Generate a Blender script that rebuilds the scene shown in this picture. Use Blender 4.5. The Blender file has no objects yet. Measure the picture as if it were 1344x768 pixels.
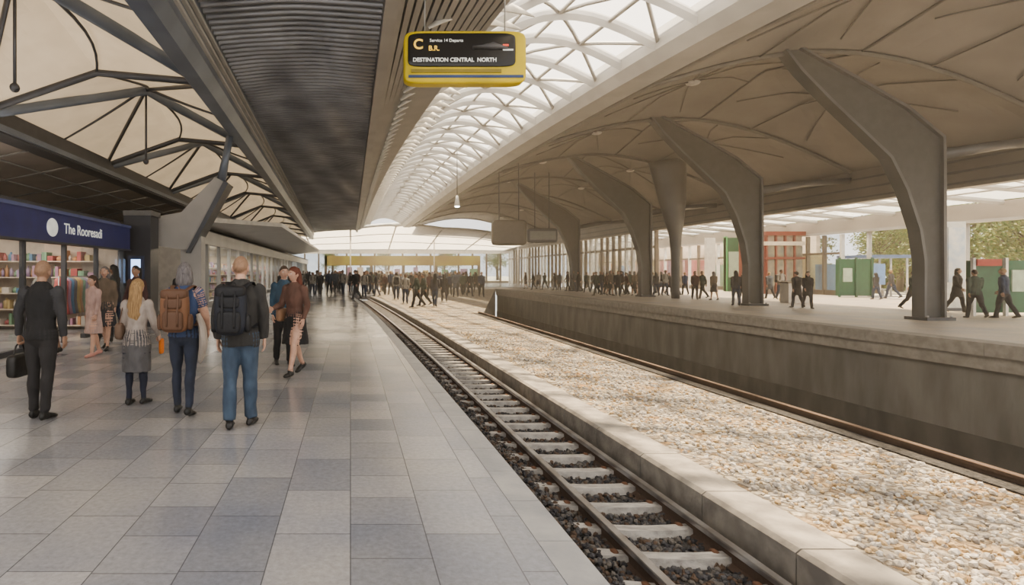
import bpy, math, random
from mathutils import Vector, Matrix, noise, kdtree
random.seed(7)
sin,cos,pi,rad=math.sin,math.cos,math.pi,math.radians
C=bpy.context
# ------------------------------------------------------------------ materials
MATS={}
def M(name,col,rough=.6,metal=0,col2=None,scale=4,bump=0,bscale=30,emit=0,stretch=(1,1,1),trans=0,emitcol=None,tcol=None):
    if name in MATS: return MATS[name]
    m=bpy.data.materials.new(name); m.use_nodes=True
    nt=m.node_tree; N=nt.nodes; L=nt.links; b=N['Principled BSDF']
    b.inputs['Base Color'].default_value=(*col,1); b.inputs['Roughness'].default_value=rough
    b.inputs['Metallic'].default_value=metal
    tc=N.new('ShaderNodeTexCoord'); mp=N.new('ShaderNodeMapping'); mp.inputs['Scale'].default_value=stretch
    L.new(tc.outputs['Object'],mp.inputs['Vector'])
    if col2 is None: col2=tuple(c*.82 for c in col)
    n=N.new('ShaderNodeTexNoise'); n.inputs['Scale'].default_value=scale; n.inputs['Detail'].default_value=5
    r=N.new('ShaderNodeValToRGB'); r.color_ramp.elements[0].position=.35; r.color_ramp.elements[1].position=.65
    r.color_ramp.elements[0].color=(*col2,1); r.color_ramp.elements[1].color=(*col,1)
    L.new(mp.outputs[0],n.inputs['Vector']); L.new(n.outputs['Fac'],r.inputs[0]); L.new(r.outputs[0],b.inputs['Base Color'])
    if bump:
        n2=N.new('ShaderNodeTexNoise'); n2.inputs['Scale'].default_value=bscale; n2.inputs['Detail'].default_value=4
        bp=N.new('ShaderNodeBump'); bp.inputs['Strength'].default_value=bump; bp.inputs['Distance'].default_value=.02
        L.new(mp.outputs[0],n2.inputs['Vector']); L.new(n2.outputs['Fac'],bp.inputs['Height']); L.new(bp.outputs[0],b.inputs['Normal'])
    if emit:
        b.inputs['Emission Color'].default_value=(*(emitcol or col),1); b.inputs['Emission Strength'].default_value=emit
    if trans:
        t=N.new('ShaderNodeBsdfTranslucent'); t.inputs[0].default_value=(*(tcol or col),1)
        mx=N.new('ShaderNodeMixShader'); mx.inputs[0].default_value=trans
        L.new(b.outputs[0],mx.inputs[1]); L.new(t.outputs[0],mx.inputs[2]); L.new(mx.outputs[0],N['Material Output'].inputs['Surface'])
    MATS[name]=m; return m
def glassmat(name,tint=(1,1,1),fac=.1,kind='gloss'):
    if name in MATS: return MATS[name]
    m=bpy.data.materials.new(name); m.use_nodes=True; nt=m.node_tree; nt.nodes.clear(); N=nt.nodes
    o=N.new('ShaderNodeOutputMaterial'); mx=N.new('ShaderNodeMixShader'); t=N.new('ShaderNodeBsdfTransparent')
    t.inputs[0].default_value=(*tint,1)
    g=N.new('ShaderNodeBsdfGlossy' if kind=='gloss' else 'ShaderNodeBsdfTranslucent')
    g.inputs[0].default_value=(.95,.95,.95,1)
    if kind=='gloss': g.inputs['Roughness'].default_value=.05
    mx.inputs[0].default_value=fac
    nt.links.new(t.outputs[0],mx.inputs[1]); nt.links.new(g.outputs[0],mx.inputs[2]); nt.links.new(mx.outputs[0],o.inputs[0])
    MATS[name]=m; return m
def paving(name,c1,c2,mortar,bw,bh,rough=.35,swap=False,ms=.004):
    m=bpy.data.materials.new(name); m.use_nodes=True; nt=m.node_tree; N=nt.nodes; L=nt.links; b=N['Principled BSDF']
    tc=N.new('ShaderNodeTexCoord')
    mp=N.new('ShaderNodeMapping'); L.new(tc.outputs['Object'],mp.inputs['Vector'])
    if swap: mp.inputs['Rotation'].default_value=(0,0,pi/2)
    br=N.new('ShaderNodeTexBrick'); br.offset=.37; br.offset_frequency=2; br.squash=.62; br.squash_frequency=3; br.inputs['Scale'].default_value=1
    br.inputs['Brick Width'].default_value=bw; br.inputs['Row Height'].default_value=bh
    br.inputs['Mortar Size'].default_value=ms; br.inputs['Mortar Smooth'].default_value=.3
    br.inputs['Color1'].default_value=(*c1,1); br.inputs['Color2'].default_value=(*c2,1); br.inputs['Mortar'].default_value=(*mortar,1)
    L.new(mp.outputs[0],br.inputs['Vector'])
    n=N.new('ShaderNodeTexNoise'); n.inputs['Scale'].default_value=.6; n.inputs['Detail'].default_value=3
    L.new(tc.outputs['Object'],n.inputs['Vector'])
    r=N.new('ShaderNodeValToRGB'); r.color_ramp.elements[0].position=.36; r.color_ramp.elements[1].position=.66
    r.color_ramp.elements[0].color=(.76,.79,.88,1); r.color_ramp.elements[1].color=(1.1,1.06,1.0,1)
    L.new(n.outputs['Fac'],r.inputs[0])
    mx=N.new('ShaderNodeMix'); mx.data_type='RGBA'; mx.blend_type='MULTIPLY'; mx.inputs[0].default_value=1
    L.new(br.outputs['Color'],mx.inputs[6]); L.new(r.outputs[0],mx.inputs[7])
    n3=N.new('ShaderNodeTexNoise'); n3.inputs['Scale'].default_value=26; n3.inputs['Detail'].default_value=6; n3.inputs['Roughness'].default_value=.7
    L.new(tc.outputs['Object'],n3.inputs['Vector'])
    r3=N.new('ShaderNodeMapRange'); r3.inputs[1].default_value=.3; r3.inputs[2].default_value=.7; r3.inputs[3].default_value=.82; r3.inputs[4].default_value=1.15
    L.new(n3.outputs['Fac'],r3.inputs[0])
    mx2=N.new('ShaderNodeMix'); mx2.data_type='RGBA'; mx2.blend_type='MULTIPLY'; mx2.inputs[0].default_value=1
    L.new(mx.outputs[2],mx2.inputs[6]); L.new(r3.outputs[0],mx2.inputs[7]); L.new(mx2.outputs[2],b.inputs['Base Color'])
    rr=N.new('ShaderNodeMapRange'); rr.inputs[3].default_value=rough-.07; rr.inputs[4].default_value=rough+.12
    L.new(n.outputs['Fac'],rr.inputs[0]); L.new(rr.outputs[0],b.inputs['Roughness'])
    bp=N.new('ShaderNodeBump'); bp.inputs['Strength'].default_value=.35; bp.inputs['Distance'].default_value=.004; bp.invert=True
    L.new(br.outputs['Fac'],bp.inputs['Height']); L.new(bp.outputs[0],b.inputs['Normal'])
    MATS[name]=m; return m
def cobble(name):
    m=bpy.data.materials.new(name); m.use_nodes=True; nt=m.node_tree; N=nt.nodes; L=nt.links; b=N['Principled BSDF']
    tc=N.new('ShaderNodeTexCoord'); n=N.new('ShaderNodeTexNoise'); n.inputs['Scale'].default_value=13; n.inputs['Detail'].default_value=4
    L.new(tc.outputs['Object'],n.inputs['Vector'])
    sc=N.new('ShaderNodeVectorMath'); sc.operation='MULTIPLY'; sc.inputs[1].default_value=(.075,.075,0); L.new(n.outputs['Color'],sc.inputs[0])
    ad=N.new('ShaderNodeVectorMath'); ad.operation='ADD'; L.new(tc.outputs['Object'],ad.inputs[0]); L.new(sc.outputs[0],ad.inputs[1])
    SC=10.5
    v=N.new('ShaderNodeTexVoronoi'); v.voronoi_dimensions='2D'; v.inputs['Scale'].default_value=SC
    ve=N.new('ShaderNodeTexVoronoi'); ve.voronoi_dimensions='2D'; ve.feature='DISTANCE_TO_EDGE'; ve.inputs['Scale'].default_value=SC
    L.new(ad.outputs[0],v.inputs['Vector']); L.new(ad.outputs[0],ve.inputs['Vector'])
    sp=N.new('ShaderNodeSeparateColor'); L.new(v.outputs['Color'],sp.inputs[0])
    r=N.new('ShaderNodeValToRGB'); e=r.color_ramp.elements; e[0].position=0; e[0].color=(.40,.26,.13,1); e[1].position=1; e[1].color=(.58,.53,.45,1)
    for p,c in ((.12,(.26,.24,.215)),(.35,(.48,.43,.35)),(.55,(.36,.335,.30)),(.8,(.52,.46,.36))):
        x=e.new(p); x.color=(*c,1)
    L.new(sp.outputs[0],r.inputs[0])
    er=N.new('ShaderNodeMapRange'); er.inputs[1].default_value=.0; er.inputs[2].default_value=.16
    L.new(ve.outputs['Distance'],er.inputs[0])
    mx=N.new('ShaderNodeMix'); mx.data_type='RGBA'; L.new(er.outputs[0],mx.inputs[0])
    mx.inputs[6].default_value=(.17,.135,.10,1); L.new(r.outputs[0],mx.inputs[7])
    n2=N.new('ShaderNodeTexNoise'); n2.inputs['Scale'].default_value=30; n2.inputs['Detail'].default_value=8; n2.inputs['Roughness'].default_value=.7
    L.new(tc.outputs['Object'],n2.inputs['Vector'])
    r2=N.new('ShaderNodeMapRange'); r2.inputs[1].default_value=.3; r2.inputs[2].default_value=.7; r2.inputs[3].default_value=.5; r2.inputs[4].default_value=1.3; L.new(n2.outputs['Fac'],r2.inputs[0])
    m2=N.new('ShaderNodeMix'); m2.data_type='RGBA'; m2.blend_type='MULTIPLY'; m2.inputs[0].default_value=1
    L.new(mx.outputs[2],m2.inputs[6]); L.new(r2.outputs[0],m2.inputs[7])
    n4=N.new('ShaderNodeTexNoise'); n4.inputs['Scale'].default_value=1.5; n4.inputs['Detail'].default_value=8; L.new(tc.outputs['Object'],n4.inputs['Vector'])
    r4=N.new('ShaderNodeValToRGB'); e4=r4.color_ramp.elements; e4[0].position=.36; e4[1].position=.68; e4[0].color=(.66,.66,.68,1); e4[1].color=(1.0,.80,.56,1)
    x=e4.new(.5); x.color=(1,1,1,1)
    L.new(n4.outputs['Fac'],r4.inputs[0])
    m3=N.new('ShaderNodeMix'); m3.data_type='RGBA'; m3.blend_type='MULTIPLY'; m3.inputs[0].default_value=1
    L.new(m2.outputs[2],m3.inputs[6]); L.new(r4.outputs[0],m3.inputs[7])
    L.new(m3.outputs[2],b.inputs['Base Color']); b.inputs['Roughness'].default_value=.85
    bp=N.new('ShaderNodeBump'); bp.inputs['Strength'].default_value=1; bp.inputs['Distance'].default_value=.03
    sq=N.new('ShaderNodeMapRange'); sq.inputs[2].default_value=.3; L.new(ve.outputs['Distance'],sq.inputs[0])
    a2=N.new('ShaderNodeMath'); a2.operation='MULTIPLY_ADD'; a2.inputs[1].default_value=.5; L.new(n2.outputs['Fac'],a2.inputs[0]); L.new(sq.outputs[0],a2.inputs[2])
    L.new(a2.outputs[0],bp.inputs['Height']); L.new(bp.outputs[0],b.inputs['Normal'])
    MATS[name]=m; return m
PAVE=paving('stone_paving',(.255,.26,.28),(.42,.405,.395),(.13,.13,.14),.70,.46,.17,True)
PAVE2=paving('pale_paving',(.50,.45,.38),(.56,.50,.43),(.3,.27,.24),1.2,1.2,.45)
COB=cobble('cobblestones')
# ------------------------------------------------------------------ mesh accumulator
class Acc:
    def __init__(s): s.V=[];s.F=[];s.FM=[];s.FS=[];s.VL=[];s.mats=[]
    def mi(s,m):
        if m not in s.mats: s.mats.append(m)
        return s.mats.index(m)
    def add(s,V,F,mat,smooth=False):
        o=len(s.V); k=s.mi(mat); s.V+= [tuple(v) for v in V]; s.VL+=[k]*len(V)
        for f in F: s.F.append(tuple(i+o for i in f)); s.FM.append(k); s.FS.append(smooth)
    def box(s,x0,x1,y0,y1,z0,z1,mat,bev=0):
        V=[(x0,y0,z0),(x1,y0,z0),(x1,y1,z0),(x0,y1,z0),(x0,y0,z1),(x1,y0,z1),(x1,y1,z1),(x0,y1,z1)]
        s.add(V,[(3,2,1,0),(4,5,6,7),(0,1,5,4),(1,2,6,5),(2,3,7,6),(3,0,4,7)],mat)
    def prism(s,prof,y0,y1,mat):
        n=len(prof); V=[(x,y0,z) for x,z in prof]+[(x,y1,z) for x,z in prof]
        F=[tuple(range(n)),tuple(range(2*n-1,n-1,-1))]+[(i,(i+1)%n,(i+1)%n+n,i+n) for i in range(n)]
        s.add(V,F,mat)
    def sweep(s,prof,ys,xf,mat,smooth=False):
        n=len(prof);V=[]
        for y in ys:
            for p in prof:
                w=p[2] if len(p)>2 else 1
                V.append((p[0]+xf(y)*w,y,p[1]))
        F=[]
        for j in range(len(ys)-1):
            for i in range(n):
                k=(i+1)%n; F.append((j*n+i,j*n+k,(j+1)*n+k,(j+1)*n+i))
        F+= [tuple(range(n-1,-1,-1)),tuple(range((len(ys)-1)*n,len(ys)*n))]
        s.add(V,F,mat,smooth)
    def tube(s,pts,rads,mat,seg=12,ref=(1,0,0),sub=1,groove=0,gn=9,smooth=True):
        P=[Vector(p) for p in pts]; R=[(r,r) if not isinstance(r,tuple) else r for r in (rads if isinstance(rads,list) else [rads]*len(P))]
        if sub>1:
            P2=[];R2=[]
            for i in range(len(P)-1):
                p0=P[max(i-1,0)];p1=P[i];p2=P[i+1];p3=P[min(i+2,len(P)-1)]
                for k in range(sub):
                    t=k/sub;t2=t*t;t3=t2*t
                    P2.append(.5*((2*p1)+(p2-p0)*t+(2*p0-5*p1+4*p2-p3)*t2+(3*p1-p0-3*p2+p3)*t3))
                    a=t*t*(3-2*t)*.5+t*.5
                    R2.append((R[i][0]*(1-a)+R[i+1][0]*a,R[i][1]*(1-a)+R[i+1][1]*a))
            P2.append(P[-1]);R2.append(R[-1]);P,R=P2,R2
        ref=Vector(ref);V=[];n=len(P)
        for i in range(n):
            t=(P[min(i+1,n-1)]-P[max(i-1,0)])
            if t.length<1e-9: t=Vector((0,0,1))
            t.normalize(); r=ref-t*ref.dot(t)
            if r.length<1e-3: r=Vector((0,1,0))-t*t.y
            if r.length<1e-3: r=Vector((0,0,1))-t*t.z
            r.normalize(); f=t.cross(r)
            for k in range(seg):
                a=2*pi*k/seg; g=1+groove*cos(gn*a+i*.3)
                V.append(P[i]+r*cos(a)*R[i][0]*g+f*sin(a)*R[i][1]*g)
        F=[]
        for i in range(n-1):
            for k in range(seg):
                j=(k+1)%seg; F.append((i*seg+k,i*seg+j,(i+1)*seg+j,(i+1)*seg+k))
        F+=[tuple(range(seg-1,-1,-1)),tuple(range((n-1)*seg,n*seg))]
        s.add(V,F,mat,smooth)
    def ball(s,c,r,mat,nu=16,nv=10,e=1,fn=None,keep=None,rot=None):
        if not isinstance(r,(tuple,list)): r=(r,r,r)
        sg=lambda v:math.copysign(abs(v)**e,v)
        V=[];D=[]
        for j in range(nv+1):
            ph=-pi/2+pi*j/nv
            for i in range(nu):
                th=2*pi*i/nu
                d=(sg(cos(ph))*sg(cos(th)),sg(cos(ph))*sg(sin(th)),sg(sin(ph)))
                D.append(d); p=Vector((d[0]*r[0],d[1]*r[1],d[2]*r[2]))
                if fn: p=fn(p,d)
                if rot: p=rot@p
                V.append(Vector(c)+p)
        F=[]
        for j in range(nv):
            for i in range(nu):
                k=(i+1)%nu; f=(j*nu+i,j*nu+k,(j+1)*nu+k,(j+1)*nu+i)
                if keep and not all(keep(D[q]) for q in f): continue
                F.append(f)
        s.add(V,F,mat,True)
    def merge(s,o,mat4=None):
        off=len(s.V); s.V+=[tuple(mat4@Vector(v)) if mat4 else v for v in o.V]
        km=[s.mi(m) for m in o.mats]; s.VL+=[km[k] for k in o.VL]
        for f,k,sm in zip(o.F,o.FM,o.FS): s.F.append(tuple(i+off for i in f)); s.FM.append(km[k]); s.FS.append(sm)
    def mesh(s,name):
        me=bpy.data.meshes.new(name); me.from_pydata(s.V,[],s.F)
        for m in s.mats: me.materials.append(m)
        me.polygons.foreach_set('material_index',s.FM); me.polygons.foreach_set('use_smooth',s.FS); me.update(); return me
    def obj(s,name,loc=(0,0,0),rotz=0,scale=1,parent=None,bevel=0):
        ob=bpy.data.objects.new(name,s.mesh(name)); C.collection.objects.link(ob)
        ob.location=loc; ob.rotation_euler=(0,0,rotz); ob.scale=(scale,)*3
        if parent: ob.parent=parent
        if bevel:
            b=ob.modifiers.new('bevel','BEVEL'); b.width=bevel; b.segments=2; b.limit_method='ANGLE'
        return ob
def text(name,body,loc,rot,size,mat,parent=None,bold=0):
    cu=bpy.data.curves.new(name,'FONT'); cu.body=body; cu.size=size; cu.extrude=.003; cu.offset=bold
    cu.materials.append(mat); o=bpy.data.objects.new(name,cu); C.collection.objects.link(o)
    o.location=loc; o.rotation_euler=rot
    if parent: o.parent=parent
    return o
# ------------------------------------------------------------------ ground & tracks
def off(y): return -.0008*y*max(y,0)
GY=[-5,-2,0]+list(range(2,66,2))
A=Acc(); A.sweep([(-17,0,0),(1.33,0,1),(1.33,-.45,1),(-17,-.45,0)],[y for y in GY if y<=40],off,PAVE); A.obj('floor')
edge=M('edge_stone',(.42,.41,.40),.4,col2=(.30,.30,.31),scale=3,bump=.2)
A=Acc(); y=-2.
while y<40:
    A.sweep([(1.12,.004),(1.335,.004),(1.345,-.01),(1.345,-.08),(1.12,-.08)],[y+.004,y+.596],off,edge); y+=.6
A.obj('platform_edge')
ballast=M('ballast',(.075,.068,.065),.9,col2=(.02,.02,.02),scale=25,bump=1,bscale=45)
A=Acc(); A.sweep([(1.34,-.33),(2.65,-.33),(2.65,-.6),(1.34,-.6)],[y for y in GY if y<=40],off,ballast); A.obj('trackbed')
import mathutils
import bmesh
bm=bmesh.new(); bmesh.ops.create_icosphere(bm,subdivisions=1,radius=1); RV=[v.co.copy() for v in bm.verts]; RF=[tuple(v.index for v in f.verts) for f in bm.faces]; bm.free()
def rocks(A,n,fx,fy,fz,mats,smin=.014,smax=.030):
    for _ in range(n):
        y=fy(); x=fx(y); s=random.uniform(smin,smax); z=fz(x,y)+random.uniform(0,.02)
        q=mathutils.Euler((random.random()*6,random.random()*6,random.random()*6)).to_matrix()
        V=[]
        for v in RV:
            w=q@Vector((v.x*s*random.uniform(.8,1.3),v.y*s*random.uniform(.7,1.1),v.z*s*.75)); V.append((x+w.x,y+w.y,z+w.z))
        A.add(V,RF,random.choice(mats))
rk=[M('rock_a',(.085,.082,.085),.8),M('rock_b',(.04,.038,.042),.8),M('rock_c',(.14,.125,.11),.85),M('rock_d',(.10,.065,.045),.85)]
A=Acc()
fyy=lambda:2.4+15*random.random()**1.7
rocks(A,13000,lambda y:off(y)+random.uniform(1.38,2.62),fyy,lambda x,y:-.335+.055*max(0,min(1,(abs(x-off(y)-2.17)-.33)/.2)),rk)
A.obj('ballast_stones')
steel=M('rail_steel',(.50,.50,.52),.28,.9,col2=(.3,.28,.27)); rust=M('rail_rust',(.12,.08,.06),.8,.3,bump=.3)
slp=M('sleeper_concrete',(.50,.47,.43),.8,col2=(.30,.28,.26),scale=9,bump=.4,stretch=(1,4,1))
clip=M('rusty_fastener',(.17,.085,.05),.8,.2)
A=Acc()
TY=[y for y in GY if y<=40]
def rail(A,x,z,ys=TY,xf=off,top=None):
    A.sweep([(x-.06,z-.13),(x+.06,z-.13),(x+.012,z-.11),(x+.012,z-.035),(x-.012,z-.035),(x-.012,z-.11)],ys,xf,rust)
    A.sweep([(x-.033,z-.035),(x+.033,z-.035),(x+.033,z-.006),(x+.025,z),(x-.025,z),(x-.033,z-.006)],ys,xf,top or steel)
rail(A,1.85,-.19); rail(A,2.52,-.19)
y=2.6
while y<39:
    x0=1.66+off(y); x1=2.64+off(y); w=.056; nS=10
    V=[];sk=random.uniform(-.03,.03)
    for i in range(nS+1):
        t=i/nS; x=x0+(x1-x0)*t; yc=y+sk*(t-.5)-.07*sin(pi*t)
        zt=-.272+.008*sin(pi*t)
        V+=[(x,yc-w,-.33),(x,yc-w*.85,zt),(x,yc+w*.85,zt),(x,yc+w,-.33)]
    F=[]
    for i in range(nS):
        for k in range(3): F.append((i*4+k,i*4+k+1,i*4+k+5,i*4+k+4))
    F+=[(0,1,2,3),(nS*4+3,nS*4+2,nS*4+1,nS*4)]
    A.add(V,F,slp)
    for rx in (1.85,2.52):
        for s in (-1,1):
            A.ball((rx+off(y)+s*.07,y+.0,-.275),(.025,.035,.02),clip,8,6,.7)
    y+=.41
A.obj('railway_track')
curbm=M('curb_stone',(.31,.285,.25),.7,col2=(.18,.165,.15),scale=6,bump=.3)
A=Acc()
y=-2.0
while y<40:
    A.sweep([(2.66,-.6),(2.66,-.07),(2.69,-.045),(3.01,-.045),(3.03,-.06),(3.03,-.6)],[y+.006,y+.894],off,curbm); y+=.9
A.obj('curb')
conc=M('wall_concrete',(.215,.205,.19),.75,col2=(.12,.115,.108),scale=1.6,bump=.5,bscale=9,stretch=(1,1,.3))
conc2=M('wall_concrete_lower',(.11,.105,.098),.7,col2=(.055,.052,.05),scale=2,bump=.4,bscale=10,stretch=(1,1,.4))  # darker concrete for the course along the wall's foot
cop=M('coping_concrete',(.36,.335,.30),.7,col2=(.26,.24,.21),scale=5,bump=.2)
# flat cobbled terrace between the two tracks; beyond it a sunken track cutting in front of the far platform
def xr(y): return 5.42 if y<23.3 else (24.0 if y>=57 else 5.42+(14.45-5.42)*(y-23.3)/33.7)
def zg(x,y): return -.06 if y<64 else 0
A=Acc()
def gstrip(ysC,mat,x1f,nx=20):
    V=[];F=[]
    for y in ysC:
        xl=3.035+off(min(y,40)); x1=x1f(y)
        for i in range(nx+1):
            x=xl+(x1-xl)*i/nx; V.append((x,y,zg(x,y)+.008*noise.noise(Vector((x*2,y*2,0)))))
    for j in range(len(ysC)-1):
        for i in range(nx): F.append((j*(nx+1)+i,j*(nx+1)+i+1,(j+1)*(nx+1)+i+1,(j+1)*(nx+1)+i))
    A.add(V,F,mat,True)
ya=[-5,-2,0]+[2+.5*i for i in range(43)]+[23.3]; yb=[23.3]+[24+i for i in range(33)]+[56.99]
gstrip(ya,COB,xr); gstrip(yb,COB,xr)
# loose broken stones scattered over the cobbles
ps_=[M('stone_a',(.50,.45,.38),.9),M('stone_b',(.34,.31,.28),.9),M('stone_c',(.46,.34,.20),.9),M('stone_d',(.58,.54,.48),.9)]
rocks(A,5200,lambda y:off(y)+random.uniform(3.08,4.98-off(y)*-1),lambda:3.0+13*random.random()**1.5,lambda x,y:-.068,ps_,.012,.030)
A.obj('cobblestone_pavement')
A=Acc(); gstrip([57,58,60,62,63.99],PAVE2,lambda y:24.0); A.obj('plaza_floor')
A=Acc(); V=[];F=[]
for y in ya+yb: V+=[(xr(y)+.0,y,-.05),(xr(y),y,-3.2)]
for j in range(len(ya+yb)-1): F.append((2*j,2*j+1,2*j+3,2*j+2))
A.add(V,F,conc); A.obj('cutting_wall')
A=Acc(); A.sweep([(5.0,-.045),(5.44,-.045),(5.44,-.3),(5.0,-.3)],[-5,23.2],lambda y:0,ballast); 
rail(A,5.2,.03,[-5,23.2],lambda y:0,rust); A.obj('edge_rail')
A=Acc(); A.box(-17,3.02+off(40)+.001,40,64,-.3,0,PAVE); A.box(-17,40,64,95,-.3,0,PAVE); A.obj('concourse_floor')
A=Acc(); A.box(5.44,14.57,-5,56.9,-3.3,-3.05,ballast)
for x in (10.9,12.34): rail(A,x,-2.85,[-5,56.8],lambda y:0)
y=-4.5
while y<56: A.box(10.4,12.85,y-.12,y+.12,-3.06,-2.97,slp); y+=.7
A.obj('lower_railway_track')
A=Acc(); A.box(14.6,15.1,-5,57,-3.3,-.3,conc); A.box(14.575,14.62,-5,57,-3.05,-2.2,conc2)
A.box(15.1,24,56.5,56.98,-3.3,-.3,conc)
y=-5
while y<57:
    A.box(14.42,15.1,y+.01,min(y+3,57.1),-.3,0.0,cop); y+=3
A.box(14.5,14.6,-5,57,-.62,-.3,cop)
A.obj('platform_wall')
A=Acc(); A.box(15.1,38,-5,57,-.3,0,PAVE2); A.box(24,38,57,64,-.3,0,PAVE2); A.obj('platform_floor')
A=Acc(); gm=M('forecourt_ground',(.5,.46,.38),.9,col2=(.4,.38,.3),scale=1); A.box(38,160,-30,95,-.4,-.06,gm); A.box(-60,160,95,260,-.4,-.06,gm); A.obj('ground')
# ------------------------------------------------------------------ roof
RE=74
YR=[3+i*1.0 for i in range(0,RE-2)]
def s_(y): return -2.6*(1-math.exp(-max(0,y-10)/16))
def XL(y): return 3.7+.85*s_(y)
def XR(y): return 9.3+s_(y)
def XB(y): return -3.3-.026*(y-9)
white=M('white_paint',(.78,.76,.72),.45); beamw=M('beam_white',(.58,.57,.555),.4,col2=(.48,.475,.465),scale=1)
darkm=M('dark_steel',(.10,.105,.12),.4,.5); bluem=M('bluegrey_steel',(.21,.245,.31),.35,.3,col2=(.15,.18,.23),scale=1)
cream=M('vault_cream',(.60,.55,.48),.7,col2=(.44,.40,.35),scale=.9,trans=.17,tcol=(.42,.37,.30)); tan=M('vault_taupe',(.27,.252,.235),.7,col2=(.205,.19,.178),scale=.5)
slat=M('louvre_metal',(.34,.355,.39),.3,.35,col2=(.21,.22,.245),scale=.8); soff=M('soffit_panel',(.32,.28,.25),.6,col2=(.24,.21,.19),scale=1)
rib=M('rib_grey',(.20,.195,.19),.5)
BAY=7.0
def zl(t,y):
    ph=(y%BAY)/BAY
    tri=1-abs(2*ph-1); tx=1-abs(2*t-1)
    return 5.6+.7*t+.6*tx+.75*min(tri,tx)
def pl(t,y,d=0): return (-9+(XB(y)+9)*t,y,zl(t,y)-d)
def vault(A,pf,mat,y0,y1,ny,nt,sm=True):
    V=[];F=[]
    for j in range(ny+1):
        y=y0+(y1-y0)*j/ny
        for i in range(nt+1): V.append(pf(i/nt,y))
    for j in range(ny):
        for i in range(nt): F.append((j*(nt+1)+i,j*(nt+1)+i+1,(j+1)*(nt+1)+i+1,(j+1)*(nt+1)+i))
    A.add(V,F,mat,sm)
A=Acc(); vault(A,pl,cream,3.5,77,126,16,False)
k=0
while k*BAY<76:
    y0=k*BAY; y1=y0+BAY; ym=y0+BAY/2
    if y0>3: A.tube([pl(i/14,y0,.05) for i in range(15)],[(.10,.09)]*15,darkm,8,ref=(0,1,0))
    if y0>=0:
        for (a,b,r) in ((0,1,.13),(1,0,.05)):
            pts=[(a+(b-a)*i/14,y0+BAY*i/14) for i in range(15)]
            pts=[pl(t,y,.10) for t,y in pts if y>3.2]
            if len(pts)>2: A.tube(pts,[(r,r*1.3)]*len(pts),bluem if r>.1 else darkm,8,ref=(0,1,0))
        c=Vector(pl(.5,ym,.1))
        if ym>3.2:
            for q in (0,2,4,6):
                a=q*pi/4; pts=[]
                for i in range(9):
                    r=i/8; tt=.5+.5*cos(a)*r+.09*sin(r*pi)*(1 if q%4==2 else -1)*(abs(sin(a))>.5); yy=ym+BAY*.5*sin(a)*r
                    if yy>3.2: pts.append(pl(max(0,min(1,tt)),yy,.05+.05*sin(pi*r)))
                if len(pts)>2: A.tube(pts,[.045-.002*i for i in range(len(pts))],darkm,6)
            A.ball(c,(.16,.16,.1),white,12,6)
            if k in(1,2): A.tube([c,(c[0],c[1],c[2]-2.2)],.035,darkm,6); A.ball((c[0],c[1],c[2]-2.2),.09,darkm,8,6)
    k+=1
A.obj('ceiling_vault')
A=Acc()
A.sweep([(-.15,6.75),(-.42,6.1),(-.3,5.95),(.05,5.95),(.22,6.2),(.3,7.1),(.05,7.1)],YR,XB,bluem)
for j in range(3): A.sweep([(.22+.03*j,6.35+.2*j),(.30+.03*j,6.35+.2*j),(.30+.03*j,6.42+.2*j),(.22+.03*j,6.42+.2*j)],YR,XB,beamw)
A.obj('roof_beam')
A=Acc(); A.box(-9.35,-8.75,3,76,5.1,5.7,darkm); A.box(-8.75,-8.68,3,76,5.15,5.3,bluem); A.obj('roof_beam')
A=Acc()
def zs(x): return 5.15-(-9.3-x)*.2
V=[(-9.3,3,zs(-9.3)),(-9.3,90,zs(-9.3)),(-13.2,90,zs(-13.2)),(-13.2,3,zs(-13.2))]; A.add(V,[(0,1,2,3)],soff)
for i in range(35):
    y=4+i*2.5; A.tube([(-9.2,y,zs(-9.2)-.03),(-13.2,y,zs(-13.2)-.03)],.03,rib,6)
for x in (-10.3,-11.5): A.tube([(x,3,zs(x)-.03),(x,90,zs(x)-.03)],.03,rib,6)
A.obj('ceiling_soffit')
A=Acc(); V=[];F=[]
for y in YR: V+=[(XB(y),y,7.5),(.75,y,7.5),(XL(y)+.0,y,7.72)]
for j in range(len(YR)-1):
    for i in range(2): F.append((3*j+i,3*j+i+1,3*j+4+i,3*j+3+i))
A.add(V,F,M('roof_deck',(.2,.2,.21),.7)); 
y=3.2
while y<RE-1:
    n=14;V=[];F=[];x0=XB(y)+.32;x1=.66
    for i in range(n+1):
        t=i/n;x=x0+(x1-x0)*t; w=.05*sin(t*7+y*.35)+.04*sin(t*15-y*.5); z=7.0+.1*sin(t*pi)+w*.6
        V+=[(x,y+w,z),(x,y+.07+w,z-.01),(x,y+.15+w,z+.28),(x,y+.1+w,z+.28)]
    for i in range(n):
        for q in range(4): F.append((4*i+q,4*i+(q+1)%4,4*i+4+(q+1)%4,4*i+4+q))
    A.add(V,F,slat,True); y+=.27
A.obj('louvred_ceiling')
pan=M('slat_panel_grey',(.42,.41,.395),.45,col2=(.34,.335,.325),scale=1)
A=Acc()
A.sweep([(.68,6.85),(.95,6.85),(.95,7.5),(.68,7.5)],YR,lambda y:0,pan)
for i in range(13):
    t=i/13
    xf=lambda y,t=t:(.98+(XL(y)-.98)*t)
    A.sweep([(0,7.12+.25*t),(.13,7.12+.25*t),(.13,7.3+.25*t),(0,7.3+.25*t)],YR,xf,pan)
fin=M('fin_white',(.82,.79,.73),.5)
y=12.5
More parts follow.
